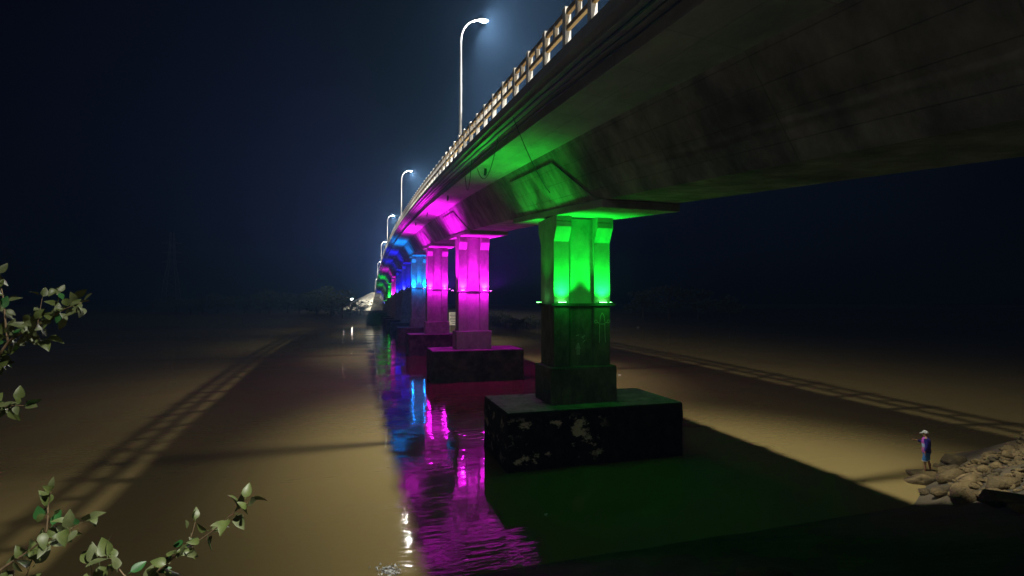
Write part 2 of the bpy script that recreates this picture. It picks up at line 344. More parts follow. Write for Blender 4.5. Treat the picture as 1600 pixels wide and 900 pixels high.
def footing_material():
    """dark algae with pale patches where the skin of the concrete has flaked"""
    m = bpy.data.materials.new('flaked_footing'); m.use_nodes = True; n = m.node_tree; P = n.nodes['Principled BSDF']; L = n.links.new
    P.inputs['Roughness'].default_value = .85; P.inputs['Specular IOR Level'].default_value = .2
    tc = n.nodes.new('ShaderNodeNewGeometry')
    def ns(scale, det, st=(1, 1, 1), rough=.6):
        mp = n.nodes.new('ShaderNodeMapping'); mp.inputs['Scale'].default_value = st; mp.inputs['Location'].default_value = (3.1, 0, 1.7); L(tc.outputs['Position'], mp.inputs[0])
        t = n.nodes.new('ShaderNodeTexNoise'); t.inputs['Scale'].default_value = scale; t.inputs['Detail'].default_value = det; t.inputs['Roughness'].default_value = rough; L(mp.outputs[0], t.inputs['Vector']); return t.outputs[0]
    r = n.nodes.new('ShaderNodeValToRGB'); r.color_ramp.elements[0].color = (.008, .009, .008, 1); r.color_ramp.elements[1].color = (.05, .05, .042, 1); r.color_ramp.elements[0].position = .4
    L(ns(2.2, 8), r.inputs[0])
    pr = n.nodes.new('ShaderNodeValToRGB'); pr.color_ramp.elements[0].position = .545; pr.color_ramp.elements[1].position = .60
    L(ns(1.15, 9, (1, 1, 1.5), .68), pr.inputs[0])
    # the painted patches of dappled light lie in a belt on the upstream corner
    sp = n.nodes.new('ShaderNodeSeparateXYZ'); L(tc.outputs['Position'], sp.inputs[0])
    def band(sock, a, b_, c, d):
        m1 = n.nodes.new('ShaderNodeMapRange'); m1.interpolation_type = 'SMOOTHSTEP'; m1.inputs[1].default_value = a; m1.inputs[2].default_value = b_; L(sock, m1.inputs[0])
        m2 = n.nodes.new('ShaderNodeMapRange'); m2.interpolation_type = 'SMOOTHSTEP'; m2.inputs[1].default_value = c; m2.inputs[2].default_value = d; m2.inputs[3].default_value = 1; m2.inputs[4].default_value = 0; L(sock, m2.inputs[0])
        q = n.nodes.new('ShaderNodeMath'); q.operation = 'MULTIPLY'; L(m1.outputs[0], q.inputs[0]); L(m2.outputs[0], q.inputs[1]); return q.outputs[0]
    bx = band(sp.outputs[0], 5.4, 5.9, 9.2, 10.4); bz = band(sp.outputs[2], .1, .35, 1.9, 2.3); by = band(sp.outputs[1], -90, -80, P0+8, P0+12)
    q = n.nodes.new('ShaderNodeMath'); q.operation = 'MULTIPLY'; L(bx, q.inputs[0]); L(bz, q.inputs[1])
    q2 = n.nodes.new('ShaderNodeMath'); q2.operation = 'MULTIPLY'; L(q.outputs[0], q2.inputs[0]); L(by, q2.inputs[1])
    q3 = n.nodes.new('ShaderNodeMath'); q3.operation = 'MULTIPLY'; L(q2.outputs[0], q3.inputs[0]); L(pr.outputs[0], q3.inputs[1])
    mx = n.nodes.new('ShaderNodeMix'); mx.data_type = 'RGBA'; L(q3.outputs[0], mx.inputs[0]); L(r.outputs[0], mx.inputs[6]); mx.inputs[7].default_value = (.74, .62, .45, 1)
    L(mx.outputs[2], P.inputs['Base Color'])
    bm_ = n.nodes.new('ShaderNodeBump'); bm_.inputs['Strength'].default_value = .6; bm_.inputs['Distance'].default_value = .06; L(ns(5, 8), bm_.inputs['Height']); L(bm_.outputs[0], P.inputs['Normal'])
    return m
M_dapple = footing_material()
M_top = mat('footing_top', (.16, .16, .145), (.30, .29, .26), 1.5, .75, .3, 8, c3=(.08, .085, .07), s3=1.2)
for k in range(-1, 10):
    py = P0+PS*k; i = max(k, 0)
    top = zd(py)-3.33; ft = FTOP[i]; led = LEDGE[i] if k >= 0 else top-4
    r = empty('bridge_pier', (XC-.25, py, 0))
    if k < 0: lab = 'unlit concrete bridge pier standing on the near bank beside the camera'
    else: lab = '%s bridge pier from the camera, concrete, floodlit %s' % (ORD[k], CN[k])
    tag(r, lab, 'bridge pier', 'concrete piers of the bridge')
    # footing
    s = MB(); s.box((.25-4.15, -2.05, -3), (.25+4.15, 2.05, ft)); fo = s.build('footing', M_dapple if k == 0 else M_foot, r, bevel=.05)
    if k in (0, 1):
        bm = bmesh.new(); bm.from_mesh(fo.data); bmesh.ops.subdivide_edges(bm, edges=[e for e in bm.edges if e.calc_length() > 1], cuts=22, use_grid_fill=True)
        for v_ in bm.verts:
            if v_.co.z < ft-.02: v_.co += v_.normal*.05*noise.noise(Vector((v_.co.x*1.7, v_.co.y*1.7+9*k, v_.co.z*1.7)))
            elif abs(v_.co.y) > 2.02 or abs(v_.co.x-.25) > 4.12: v_.co.z -= .05*abs(noise.noise(Vector((v_.co.x*2.3, v_.co.y*2.3+9*k, 0))))
        bm.to_mesh(fo.data); bm.free()
    s = MB(); s.box((.25-4.1, -2.0, ft+.002), (.25+4.1, 2.0, ft+.012)); s.build('footing_top', M_top, fo)
    pt = ft+1.65
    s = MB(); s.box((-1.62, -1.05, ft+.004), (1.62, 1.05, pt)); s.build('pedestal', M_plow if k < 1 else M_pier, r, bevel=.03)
    # column with pilasters and corbels
    s = MB(); s.box((-.68, -.70, led-.02), (.62, .70, top-.06)); s.build('column', M_pier, r)
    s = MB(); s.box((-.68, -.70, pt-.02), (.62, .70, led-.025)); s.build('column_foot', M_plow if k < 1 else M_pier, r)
    for x0, x1 in ((-1.38, -.66), (.60, 1.38)):
        s = MB()
        pr_ = [(-.85, led-.02), (-.85, top-1.15), (-1.2, top-.52), (-1.2, top-.30), (-1.15, top-.30), (-1.15, top-.27), (-1.2, top-.27), (-1.2, top)]
        pr_ = pr_ + [(-a, z) for a, z in reversed(pr_)]
        n = len(pr_); s.add([(x, a, z) for x in (x0, x1) for a, z in pr_], [tuple(range(n)), tuple(range(n, 2*n))[::-1]] + [(q, (q+1) % n, n+(q+1) % n, n+q) for q in range(n)])
        s.build('pilaster', M_pier, r, bevel=.012)
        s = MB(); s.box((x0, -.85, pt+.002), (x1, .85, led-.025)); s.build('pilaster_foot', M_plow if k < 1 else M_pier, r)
    s = MB()
    for x0 in (-1.0, .95): s.box((x0-.3, -.4, top), (x0+.3, .4, top+.12))
    s.build('bearing', M_rubber, r)
    # collar ledge that carries the floodlights
    s = MB()
    s.box((-1.52, -1.04, led-.05), (1.52, -.84, led)); s.box((-1.52, .84, led-.05), (1.52, 1.04, led))
    s.box((-1.56, -1.06, led-.08), (1.56, -1.04, led+.03))
    s.box((-1.52, -.84, led-.05), (-1.37, .84, led)); s.box((1.37, -.84, led-.05), (1.52, .84, led))
    s.build('light_collar', M_dark, r)
    if k < 0: continue
    # lower face marks, scuffs
    lens = emit('led_'+CN[k].replace(' ', '_'), tuple(min(1, c+.15) for c in COL[k]), 25.)
    for fx, fy, sgn in ((-1.02, -.95, -1), (.99, -.95, -1), (-1.02, .95, 1), (.99, .95, 1)):
        s = MB(); s.box((fx-.2, fy-.06, led), (fx+.2, fy+.06, led+.07)); s.box((fx-.23, fy-.02, led), (fx-.2, fy+.02, led+.12)); s.box((fx+.2, fy-.02, led), (fx+.23, fy+.02, led+.12))
        fl = s.build('floodlight', M_dark, r)
        s = MB(); s.box((fx-.18, fy-.045, led+.071), (fx+.18, fy+.045, led+.085)); s.build('floodlight_lens', lens, fl)
        if k < 4 or (k < 8 and sgn < 0):
            light('SPOT', 'floodlight_beam', r, (fx, fy+sgn*(.17 if k else .3), led+.14), BEAM[k], COL[k], (0, -.2*sgn, 1), R(112), .9, .1)
        if k < 4: light('POINT', 'floodlight_spill', r, (fx, fy+sgn*.5, led+.12), SPILL[k], COL[k], soft=.1)
    for sx in (-1, 1):                                  # side brackets, aimed at the cantilevers
        s = MB(); s.box((sx*1.5-.02, -.03, led-.06), (sx*1.5+sx*.32+.0, .03, led-.02)) if sx > 0 else s.box((-1.82, -.03, led-.06), (-1.5, .03, led-.02))
        s.box((sx*1.8-.08, -.18, led-.02), (sx*1.8+.08, .18, led+.07)); s.box((sx*1.8-.012, -.22, led-.02), (sx*1.8+.012, -.2, led+.2))
        fl = s.build('floodlight', M_dark, r)
        s = MB(); s.box((sx*1.8-.06, -.16, led+.071), (sx*1.8+.06, .16, led+.085)); s.build('floodlight_lens', lens, fl)
        light('SPOT', 'floodlight_beam', r, (sx*1.8, 0, led+.2), SIDE[k], COL[k], (sx*.75, 0, 1), R(122), .7, .12)
# painted marks on the nearest pier
M_chalk = mat('chalk_marks', (.42, .42, .38), (.3, .3, .28), 20, .9)
p1 = [o for o in C.objects if o.get('label', '').startswith('first bridge pier')][0]
def strokes(name, lines, x0, z0, yf, wdt=.018):
    s = MB()
    for ln in lines:
        for (a, b_), (c, d) in zip(ln, ln[1:]):
            v = Vector((c-a, d-b_)); nrm = Vector((-v.y, v.x)).normalized()*wdt
            s.add([(x0+a+nrm.x, yf, z0+b_+nrm.y), (x0+c+nrm.x, yf, z0+d+nrm.y), (x0+c-nrm.x, yf, z0+d-nrm.y), (x0+a-nrm.x, yf, z0+b_-nrm.y)], [(0, 1, 2, 3)])
            yf -= .0004
    o = s.build(name, M_chalk, p1); return o
def circ(cx, cz, r_, n=12): return [(cx+r_*math.cos(2*math.pi*k/n), cz+r_*math.sin(2*math.pi*k/n)) for k in range(n+1)]
strokes('chalk_drawing', [[(-.14, -.5), (-.13, .15), (-.28, .18)], [(.14, -.5), (.13, .15), (.28, .18)], circ(-.32, .22, .07), circ(.32, .22, .07), [(-.12, .2), (-.1, .45), (0, .62), (.1, .45), (.12, .2)], [(-.1, .1), (.1, .1)], [(-.16, -.75), (-.14, -.5)], [(.16, -.75), (.14, -.5)]], .99, 5.85, -.853)
strokes('chalk_drawing', [[(0, -.3), (0, .2)], [(-.07, .1), (0, .25), (.07, .1)], [(-.14, .0), (0, .06), (.14, 0)], [(-.06, -.3), (-.05, .1)], [(.06, -.3), (.05, .1)]], -.15, 4.85, -.703)
strokes('chalk_drawing', [[(-.16, .0), (.0, .05)], [(.14, -.06), (.3, 0)], [(.12, -.05), (.24, -.12)], [(.18, -.3), (.3, -.2)]], -.1, 5.42, -.703)

# ------------------------------------------------------------------ cables under the deck
def dz(x, y, o): return (x, y, zd(y)+o)
cl = [('black cable bundle strapped under the left deck overhang', 4.72, -.50, .035), ('thin black cable beside the bundle under the left overhang', 4.95, -.48, .02), ('innermost black cable under the left deck overhang', 5.15, -.5, .025)]
for lab, xx, off, rr in cl:
    s = MB(); yy_ = [Y_START+2+k*1.6 for k in range(int((Y_END-Y_START-4)/1.6))]
    s.tube([dz(xx+.02*math.sin(y*1.7), y, off-.035*abs(math.sin(y*math.pi/3.2+xx))) for y in yy_], rr, 6); tag(s.build('utility_cable', M_cable), lab, 'cable', 'cables under the deck overhang')
def hang(p, q, sag, lab):
    s = MB(); p, q = Vector(p), Vector(q); s.tube([p.lerp(q, t/14)+Vector((0, 0, -sag*4*(t/14)*(1-t/14))) for t in range(15)], .018, 6)
    tag(s.build('loose_wire', M_cable), lab, 'wire', 'loose wires hanging from the bridge')
hang(dz(4.7, 15.8, -.45), dz(7.9, 20.7, -2.3), .25, 'long loose wire running from the deck edge down to the green pier head')
hang(dz(4.9, 18.5, -.5), dz(5.4, 24.5, -.75), 1.0, 'loose wire loop hanging at the green end of the overhang')
hang(dz(4.9, 23.5, -.5), dz(5.3, 27.2, -.75), 1.1, 'loose wire loop hanging where green light turns magenta')

# ------------------------------------------------------------------ rocks of the right bank
def rock_mesh(seed, n=16, flat=.62, long_=1.25):
    rnd = random.Random(seed); bm = bmesh.new()
    for _ in range(n):
        v = Vector((rnd.gauss(0, 1), rnd.gauss(0, 1), rnd.gauss(0, 1))).normalized()*rnd.uniform(.85, 1)
        bm.verts.new((v.x*.5*long_, v.y*.5, v.z*.5*flat))
    bmesh.ops.convex_hull(bm, input=bm.verts)
    for v in [v for v in bm.verts if not v.link_faces]: bm.verts.remove(v)
    bmesh.ops.bevel(bm, geom=bm.edges[:], offset=.045, segments=2, affect='EDGES', clamp_overlap=True)
    bmesh.ops.recalc_face_normals(bm, faces=bm.faces)
    me = bpy.data.meshes.new('boulder'); bm.to_mesh(me); bm.free()
    for p in me.polygons: p.use_smooth = True
    me.materials.append(M_rock); return me
M_rock = mat('bank_rock', (.075, .054, .02), (.14, .10, .04), 1.1, .85, .8, 14, c3=(.022, .017, .008), s3=.9, t3=(.46, .66))
ROCKS = [rock_mesh(40+k, 15+k % 4, .5+.06*(k % 4), 1.15+.12*(k % 3)) for k in range(9)]
def on_ground(px, py):
    d = (unproj(px, py, 1)-CAM); t = 5.
    while t < 400:
        p = CAM+d*t
        if p.z <= max(ground_z(p.x, p.y), -.02): return p, t
        t += .03
    return CAM+d*60, 60
BIG = [(1496, 726, 40, 'rounded boulder with a smooth top behind the standing person'), (1468, 730, 17, 'small round boulder just right of the standing person'),
 (1482, 739, 30, 'low flat boulder right beside the standing person'), (1487, 750, 38, 'long pale boulder in front of the standing person'), (1521, 755, 42, 'broad brown boulder in the middle of the rock heap'),
 (1476, 772, 40, 'pale boulder at the lower left of the rock heap'), (1447, 772, 20, 'small wedge of rock lowest at the waterline'), (1513, 781, 46, 'dark topped boulder along the lower edge of the rock heap'),
 (1512, 766, 34, 'long thin boulder above the dark topped boulder'), (1541, 776, 26, 'upright boulder standing on its edge in the rock heap'), (1568, 760, 52, 'long flat slab across the right of the rock heap'),
 (1574, 788, 58, 'biggest boulder at the lower right of the rock heap'), (1443, 744, 44, 'flat slab of rock that the person stands on'), (1438, 755, 36, 'flat rock awash below the slab the person stands on'), (1598, 800, 40, 'boulder cut by the right edge of the picture'),
 (1540, 738, 26, 'boulder at the foot of the rubble slope'), (1560, 772, 26, 'wedge of rock between the long slab and the biggest boulder')]
rr = random.Random(5); PERSON_Z = None
for i, (px, py, wpx, lab) in enumerate(BIG):
    p, t = on_ground(px, py); sz = wpx*t/780*1.2
    o = put('boulder', ROCKS[i % 9], loc=(p.x, p.y, max(p.z, -.02)+sz*.08)); o.rotation_euler = (rr.uniform(-.2, .2), rr.uniform(-.2, .2), -YAW+rr.uniform(-.35, .35)); o.scale = (sz, sz*rr.uniform(.7, 1.), sz*rr.uniform(.8, 1.1))
    if 'person stands on' in lab and lab.startswith('flat slab'):
        o.scale = (sz, sz*.8, .5); o.rotation_euler = (0, 0, -YAW); slab = o; SLAB = p
    tag(o, lab, 'boulder', 'boulders of the right bank')
for i in range(280):
    px = rr.uniform(1488, 1612); lo = 735-.5*(px-1500); py = rr.uniform(lo, 775)
    if i >= 200: px = rr.uniform(1510, 1612); lo = 735-.5*(px-1500); py = lo+rr.uniform(0, 26)
    p, t = on_ground(px, py)
    if p.z < -.01 or t > 40: continue
    sz = rr.uniform(7, 17)*t/780*(1.25 if i >= 200 else 1)
    o = put('stone', ROCKS[rr.randrange(9)], loc=(p.x, p.y, p.z+sz*.12)); o.rotation_euler = (rr.uniform(-.6, .6), rr.uniform(-.6, .6), rr.uniform(0, 6.3)); o.scale = (sz, sz, sz)
    lab, grp = (('broken stone along the upper skyline of the rubble slope', 'stones on the skyline of the rubble slope') if py < lo+14 else
                ('small brown stone at the right picture edge of the rubble slope', 'stones of the rubble slope at the picture edge') if px > 1572 else
                ('small brown stone in the rubble right behind the standing person', 'stones behind the person') if px < 1530 else
                ('small brown broken stone in the middle of the rubble slope', 'stones in the middle of the rubble slope'))
    tag(o, lab, 'stone', grp)
# rock and flotsam at the near water's edge
for px, py, wpx, lab in ((1195, 903, 95, 'pale rock whose tip shows at the bottom edge, right of centre'), (1130, 902, 45, 'smaller rock at the bottom edge beside the pale tip')):
    p, t = on_ground(px, py); sz = wpx*t/780
    o = put('boulder', ROCKS[3], loc=p); o.scale = (sz, sz*.8, sz*.55); o.rotation_euler.z = -.4; tag(o, lab, 'boulder', 'boulders of the near bank')

# ------------------------------------------------------------------ vegetation
def leaf_mesh(seed, ln=1., wd=.6):
    rnd = random.Random(seed); s = MB(); N = 7; fold = rnd.uniform(.15, .5); curl = rnd.uniform(-.1, .45); tw = rnd.uniform(-.2, .2)
    vs_ = []
    for k in range(N+1):
        t = k/N; h_ = wd*.5*(math.sin(math.pi*min(1, t**.72))**.85 if 0 < t < 1 else .02)*(1+.05*rnd.uniform(-1, 1)); z = -curl*t*t
        for q in (-1, 0, 1): vs_.append((t*ln, q*h_*(1-.0), z+abs(q)*h_*fold+q*tw*t*h_))
    s.add(vs_, [(k*3+q, k*3+q+1, (k+1)*3+q+1, (k+1)*3+q) for k in range(N) for q in (0, 1)])
    s.tube([(-.18, 0, .01), (0, 0, 0)], .018, 5)
    return s.mesh('leaf', True, fix=False)
def leaf_mat(name, c1, c2, rough=.4):
    m = mat(name, c1, c2, 30, rough, spec=.5); P = m.node_tree.nodes['Principled BSDF']; return m
M_leaf = [leaf_mat('leaf_grey_green', (.075, .10, .035), (.125, .15, .06), .5), leaf_mat('leaf_deep_green', (.025, .10, .025), (.04, .15, .04), .3), leaf_mat('leaf_olive', (.07, .10, .025), (.11, .145, .04), .45)]
M_trunk = mat('tree_bark', (.035, .03, .022), (.06, .05, .035), 6, .9)
M_bark = mat('twig_bark', (.20, .14, .08), (.30, .22, .13), 40, .8)
LEAF = []
for k in range(9):
    me = leaf_mesh(k, 1., random.Random(k).uniform(.5, .72)); me.materials.append(M_leaf[(0, 0, 2, 0, 1, 0, 2, 0, 2)[k]]); LEAF.append(me)
def add_leaf(root, p, d, size, rnd, inv):
    d = d.normalized(); toC = (CAM-p).normalized()
    nrm = (toC*rnd.uniform(.2, 1.2)+Vector((rnd.gauss(0, .5), rnd.gauss(0, .5), rnd.gauss(.4, .5)))).normalized()
    y_ = nrm.cross(d); y_ = y_.normalized() if y_.length > .05 else d.orthogonal().normalized(); z_ = d.cross(y_)
    o = put('leaf', LEAF[rnd.randrange(9)], root); o.matrix_parent_inverse = inv
    m4 = Matrix((d, y_, z_)).transposed().to_4x4(); m4.translation = p+d*size*.18
    o.matrix_basis = m4 @ Matrix.Scale(size, 4)
def branch(root, pts, r0, seed, step=.045, size=(.05, .085), skip=0., name='branch'):
    rnd = random.Random(seed); inv = Matrix.Translation(-root.location)
    P_ = [unproj(x, y, z) for x, y, z in pts]
    # smooth the run
    Q = []
    for a, b_ in zip(P_, P_[1:]):
        for k in range(4): Q.append(a.lerp(b_, k/4))
    Q.append(P_[-1])
    for _ in range(2): Q = [Q[0]]+[(Q[k-1]+Q[k]*2+Q[k+1])/4 for k in range(1, len(Q)-1)]+[Q[-1]]
    s = MB(); n = len(Q); s.tube(Q, [r0*(1-.75*k/(n-1)) for k in range(n)], 7)
    o = s.build(name, M_bark, root, True); o.matrix_parent_inverse = inv
    acc = 0.; total = sum((b_-a).length for a, b_ in zip(Q, Q[1:])); run = 0.; side = 1
    for a, b_ in zip(Q, Q[1:]):
        sl = (b_-a).length; run += sl; acc += sl
        while acc > step and run > skip*total:
            acc -= step; t = (b_-a).normalized(); side = -side
            for _ in range(rnd.choice((1, 2, 2))):
                d = t*rnd.uniform(.1, .7)+Vector((rnd.gauss(0, .55), rnd.gauss(0, .5), side*rnd.uniform(.2, .9)+rnd.gauss(-.15, .3)))
                add_leaf(root, a.lerp(b_, rnd.random())+Vector((rnd.gauss(0, .012), rnd.gauss(0, .03), rnd.gauss(0, .012))), d, rnd.uniform(*size)*rnd.uniform(.6, 1), rnd, inv)
    for _ in range(2): add_leaf(root, Q[-1], (Q[-1]-Q[-2]).normalized()+Vector((rnd.gauss(0, .4), rnd.gauss(0, .4), rnd.gauss(0, .4))), rnd.uniform(*size), rnd, inv)
base = unproj(-150, 1000, 2.5); base.z = ground_z(base.x, base.y)
sh = tag(empty('shrub', base), 'leafy shrub reaching in from the left edge at mid height', 'shrub', 'shrubs on the near bank')
def stem(root, start, end, r0, r1):
    s = MB(); a, b_ = Vector(start), Vector(end); s.tube([a.lerp(b_, k/6)+Vector((.05*math.sin(k*1.3), .04*math.cos(k), 0)) for k in range(7)], [r0+(r1-r0)*k/6 for k in range(7)], 8)
    o = s.build('stem', M_bark, root, True); o.matrix_parent_inverse = Matrix.Translation(-root.location)
j = unproj(-60, 640, 2.55); stem(sh, base, j, .022, .012)
branch(sh, [(-60, 640, 2.55), (-20, 580, 2.52), (3, 548, 2.5), (14, 533, 2.5), (35, 519, 2.47), (58, 510, 2.44), (83, 493, 2.42), (103, 482, 2.4), (128, 473, 2.38)], .008, 3, .018, (.055, .085), .3)
branch(sh, [(12, 534, 2.5), (8, 500, 2.5), (6, 470, 2.52), (0, 440, 2.55), (-4, 425, 2.55)], .005, 11, .018, (.055, .09), 0)
branch(sh, [(58, 510, 2.45), (62, 488, 2.44), (66, 466, 2.45)], .003, 14, .022, (.045, .07), .1)
branch(sh, [(89, 490, 2.42), (91, 472, 2.42), (92, 458, 2.43)], .003, 21, .02, (.04, .06), .4)
branch(sh, [(35, 519, 2.47), (50, 528, 2.45), (68, 530, 2.44)], .003, 24, .025, (.05, .075), .2)
branch(sh, [(-60, 640, 2.55), (-30, 640, 2.5), (0, 637, 2.45), (18, 633, 2.43), (38, 634, 2.42)], .004, 33, .03, (.05, .085), .55)
base2 = unproj(60, 1010, 2.3); base2.z = ground_z(base2.x, base2.y)
sh2 = tag(empty('shrub', base2), 'low leafy shrub in the bottom left corner with two long twigs', 'shrub', 'shrubs on the near bank')
stem(sh2, base2, unproj(-10, 900, 2.3), .018, .009); stem(sh2, base2, unproj(215, 925, 2.25), .018, .008)
branch(sh2, [(-10, 900, 2.3), (8, 885, 2.3), (40, 865, 2.3), (62, 848, 2.28), (72, 835, 2.27), (75, 805, 2.26), (74, 793, 2.26)], .007, 41, .034, (.06, .095), .05)
branch(sh2, [(75, 805, 2.26), (76, 785, 2.26), (80, 768, 2.25)], .002, 47, .05, (.045, .06), .3)
branch(sh2, [(70, 842, 2.27), (92, 838, 2.25), (110, 828, 2.24), (130, 815, 2.22)], .004, 43, .035, (.05, .085), .05)
branch(sh2, [(215, 925, 2.25), (240, 897, 2.25), (262, 880, 2.23), (282, 862, 2.21), (310, 846, 2.2), (345, 820, 2.17), (368, 798, 2.15), (388, 785, 2.13)], .006, 52, .036, (.055, .09), .05)
branch(sh2, [(286, 860, 2.21), (296, 846, 2.2), (302, 828, 2.2), (305, 815, 2.2)], .003, 56, .03, (.04, .065), .3)
branch(sh2, [(215, 925, 2.25), (195, 900, 2.25), (180, 882, 2.25), (172, 872, 2.25)], .004, 58, .03, (.05, .09), .1)
branch(sh2, [(140, 930, 2.3), (145, 905, 2.3), (142, 885, 2.3)], .004, 60, .035, (.06, .1), .1)
branch(sh2, [(30, 940, 2.3), (40, 905, 2.3), (48, 880, 2.3)], .004, 63, .04, (.07, .11), .1)

# trees and bushes of the far banks
M_fol = [mat('foliage_a', (.045, .065, .03), (.08, .10, .045), 1.5, .7), mat('foliage_b', (.04, .055, .028), (.07, .085, .042), 1.5, .7)]
def crown_mesh(seed, rx, rz, n, ls, m):
    rnd = random.Random(seed); s = MB(); cl = []
    for _ in range(22):
        v = Vector((rnd.gauss(0, 1), rnd.gauss(0, 1), rnd.gauss(0, 1))).normalized()*rnd.uniform(.3, .9); cl.append((Vector((v.x*rx, v.y*rx, rz+v.z*rz)), rnd.uniform(.22, .42)))
    for _ in range(n):
        c, r_ = cl[rnd.randrange(len(cl))]; v = Vector((rnd.gauss(0, 1), rnd.gauss(0, 1), rnd.gauss(0, 1))).normalized()*rnd.uniform(.5, 1)*r_
        p = c+Vector((v.x*rx, v.y*rx, v.z*rz)); a = Vector((rnd.gauss(0, 1), rnd.gauss(0, 1), rnd.gauss(0, .6))).normalized()*ls; b_ = a.orthogonal().normalized()*ls*.5
        s.add([p-a, p+b_, p+a, p-b_], [(0, 1, 2, 3)])
    me = s.mesh('crown', fix=False); me.materials.append(m); return me
CR = [crown_mesh(70+k, 1., .8, 1300, .06, M_fol[k % 2]) for k in range(4)]
def trunk_mesh(seed):
    rnd = random.Random(seed); s = MB(); s.tube([(0, 0, -.15), (.02, .01, .35), (.03, -.02, .8), (.0, .03, 1.25)], [.06, .05, .035, .015], 7)
    for k in range(5):
        a = rnd.uniform(0, 6.3); z = rnd.uniform(.35, .9); s.tube([(.02, 0, z), (.02+.35*math.cos(a), .35*math.sin(a), z+.3), (.55*math.cos(a), .55*math.sin(a), z+.5)], [.03, .02, .008], 5)
    return s.mesh('trunk')
TR = [trunk_mesh(k) for k in range(3)]
for m_ in TR: m_.materials.append(M_trunk)
def tree(x, y, r_, h_, k, label, name='tree', group='trees of the far bank'):
    e = tag(empty(name, (x, y, ground_z(x, y)), k*1.7), label, 'tree' if name == 'tree' else 'bush', group)
    t = put('trunk', TR[k % 3], e); t.scale = (h_*.6, h_*.6, h_*.6)
    c = put('crown', CR[k % 4], e); c.scale = (r_, r_, h_*.52); c.location.z = h_*(.14 if name == 'tree' else -.04)
    return e
rt = random.Random(9)
side_w = ['leftmost', 'second from left', 'third from left', 'fourth from left', 'fifth from left', 'sixth from left', 'seventh from left', 'eighth from left', 'ninth from left', 'tenth from left', 'eleventh from left', 'twelfth from left', 'thirteenth from left', 'fourteenth from left']
for i in range(14):
    px = 250+i*22+rt.uniform(-5, 5); z = rt.uniform(168, 184)
    p = unproj(px, 474, z); h_ = (6.+i*.33)*rt.uniform(.8, 1.12)
    tree(p.x, p.y, h_*.85, h_, i, 'dim tree on the far left bank, %s of the row' % side_w[i])
for i, (px, z, h_) in enumerate(((497, 172, 9.5), (530, 178, 6.), (548, 176, 5.), (563, 180, 5.6))):
    p = unproj(px, 474, z); tree(p.x, p.y, h_*.75, h_, i+1, ['tall bush right of the tree row on the far left bank', 'rounded bush left of the stone embankment', 'bush at the left foot of the stone embankment', 'green bush in front of the stone embankment'][i], 'bush', 'bushes by the embankment')
for i, (px, z, h_) in enumerate(((772, 136, 5.), (790, 134, 5.6), (806, 133, 4.6), (822, 133, 5.0), (842, 134, 4.2), (1005, 160, 9), (1045, 165, 13), (1090, 165, 10), (1140, 170, 8))):
    p = unproj(px, 474, z); tree(p.x, p.y, h_*.8, h_, i, ['pale bush beside the magenta pier on the right bank', 'second bush right of the magenta pier', 'third bush right of the magenta pier', 'fourth bush right of the magenta pier', 'last bush before the green pier', 'dark tree just right of the green pier on the far bank', 'tallest dark tree on the far right bank', 'dark tree right of the tallest on the far right bank', 'rightmost dark tree on the far right bank'][i], 'bush' if i < 5 else 'tree', 'bushes of the right bank' if i < 5 else 'trees of the far right bank')

# ------------------------------------------------------------------ small things far off
M_tower = mat('weathered_tower_steel', (.2, .21, .22), (.28, .29, .3), 2, .6)
# transmission tower
p = unproj(267, 474, 400); tw = tag(empty('transmission_tower', (p.x, p.y, 0)), 'faint steel lattice transmission tower against the night sky at left', 'tower')
s = MB(); H_ = 64
def tw_w(z): return 5.2*(1-z/H_)+.9 if z < 38 else 1.9*(1-(z-38)/40)+.4
for sx in (-1, 1):
    for sy in (-1, 1): s.tube([(sx*tw_w(z), sy*tw_w(z), z) for z in (0, 12, 24, 38, 50, H_)], .16, 4)
s.build('leg_frame', M_tower, tw)
s = MB(); zz = [0, 9, 17, 24, 31, 38, 44, 50, 55]
for a, b_ in zip(zz, zz[1:]):
    for sx, sy, tx, ty in ((-1, -1, 1, -1), (1, -1, 1, 1), (1, 1, -1, 1), (-1, 1, -1, -1)):
        s.tube([(sx*tw_w(a), sy*tw_w(a), a), (tx*tw_w(b_), ty*tw_w(b_), b_)], .09, 4); s.tube([(tx*tw_w(a), ty*tw_w(a), a), (sx*tw_w(b_), sy*tw_w(b_), b_)], .09, 4)
s.build('lattice', M_tower, tw)
for z in (40, 47.5, 55):
    s = MB()
    for sx in (-1, 1): s.tube([(sx*1.2, 0, z+1.4), (sx*7, 0, z)], .12, 4); s.tube([(sx*1.2, 0, z), (sx*7, 0, z)], .12, 4)
    s.tube([(-7, 0, z), (7, 0, z)], .1, 4); s.build('cross_arm', M_tower, tw)
# notice board on the right bank
M_cream = mat('cream_board', (.62, .56, .42), (.74, .68, .54), 2, .7); _p = M_cream.node_tree.nodes['Principled BSDF']; _p.inputs['Emission Color'].default_value = (1, .88, .62, 1); _p.inputs['Emission Strength'].default_value = .3; M_ink = mat('board_ink', (.14, .11, .08), (.2, .16, .1), 9, .8)  # panel has a faint glow of its own in place of a lamp shining on it
p = unproj(709, 498, 132); bo = tag(empty('notice_board', (p.x, p.y, ground_z(p.x, p.y)), -YAW), 'cream notice board with dark lines between the two magenta piers', 'board')
bz = p.z-ground_z(p.x, p.y)
s = MB(); s.box((-1.25, -.05, bz-1.7), (1.25, .05, bz+1.7)); s.build('panel', M_cream, bo)
for sx in (-1, 1): s = MB(); s.box((sx*1.0-.07, .055, -1), (sx*1.0+.07, .19, bz+1.5)); s.build('post', M_steel, bo)
s = MB()
for k, (zz_, ww) in enumerate(((1.25, .9), (.85, 1.0), (.5, .7), (.1, .95), (-.3, 1.1), (-.75, .8), (-1.2, .5))): s.box((-ww, -.062, bz+zz_-.07), (ww*.9, -.053, bz+zz_+.07))
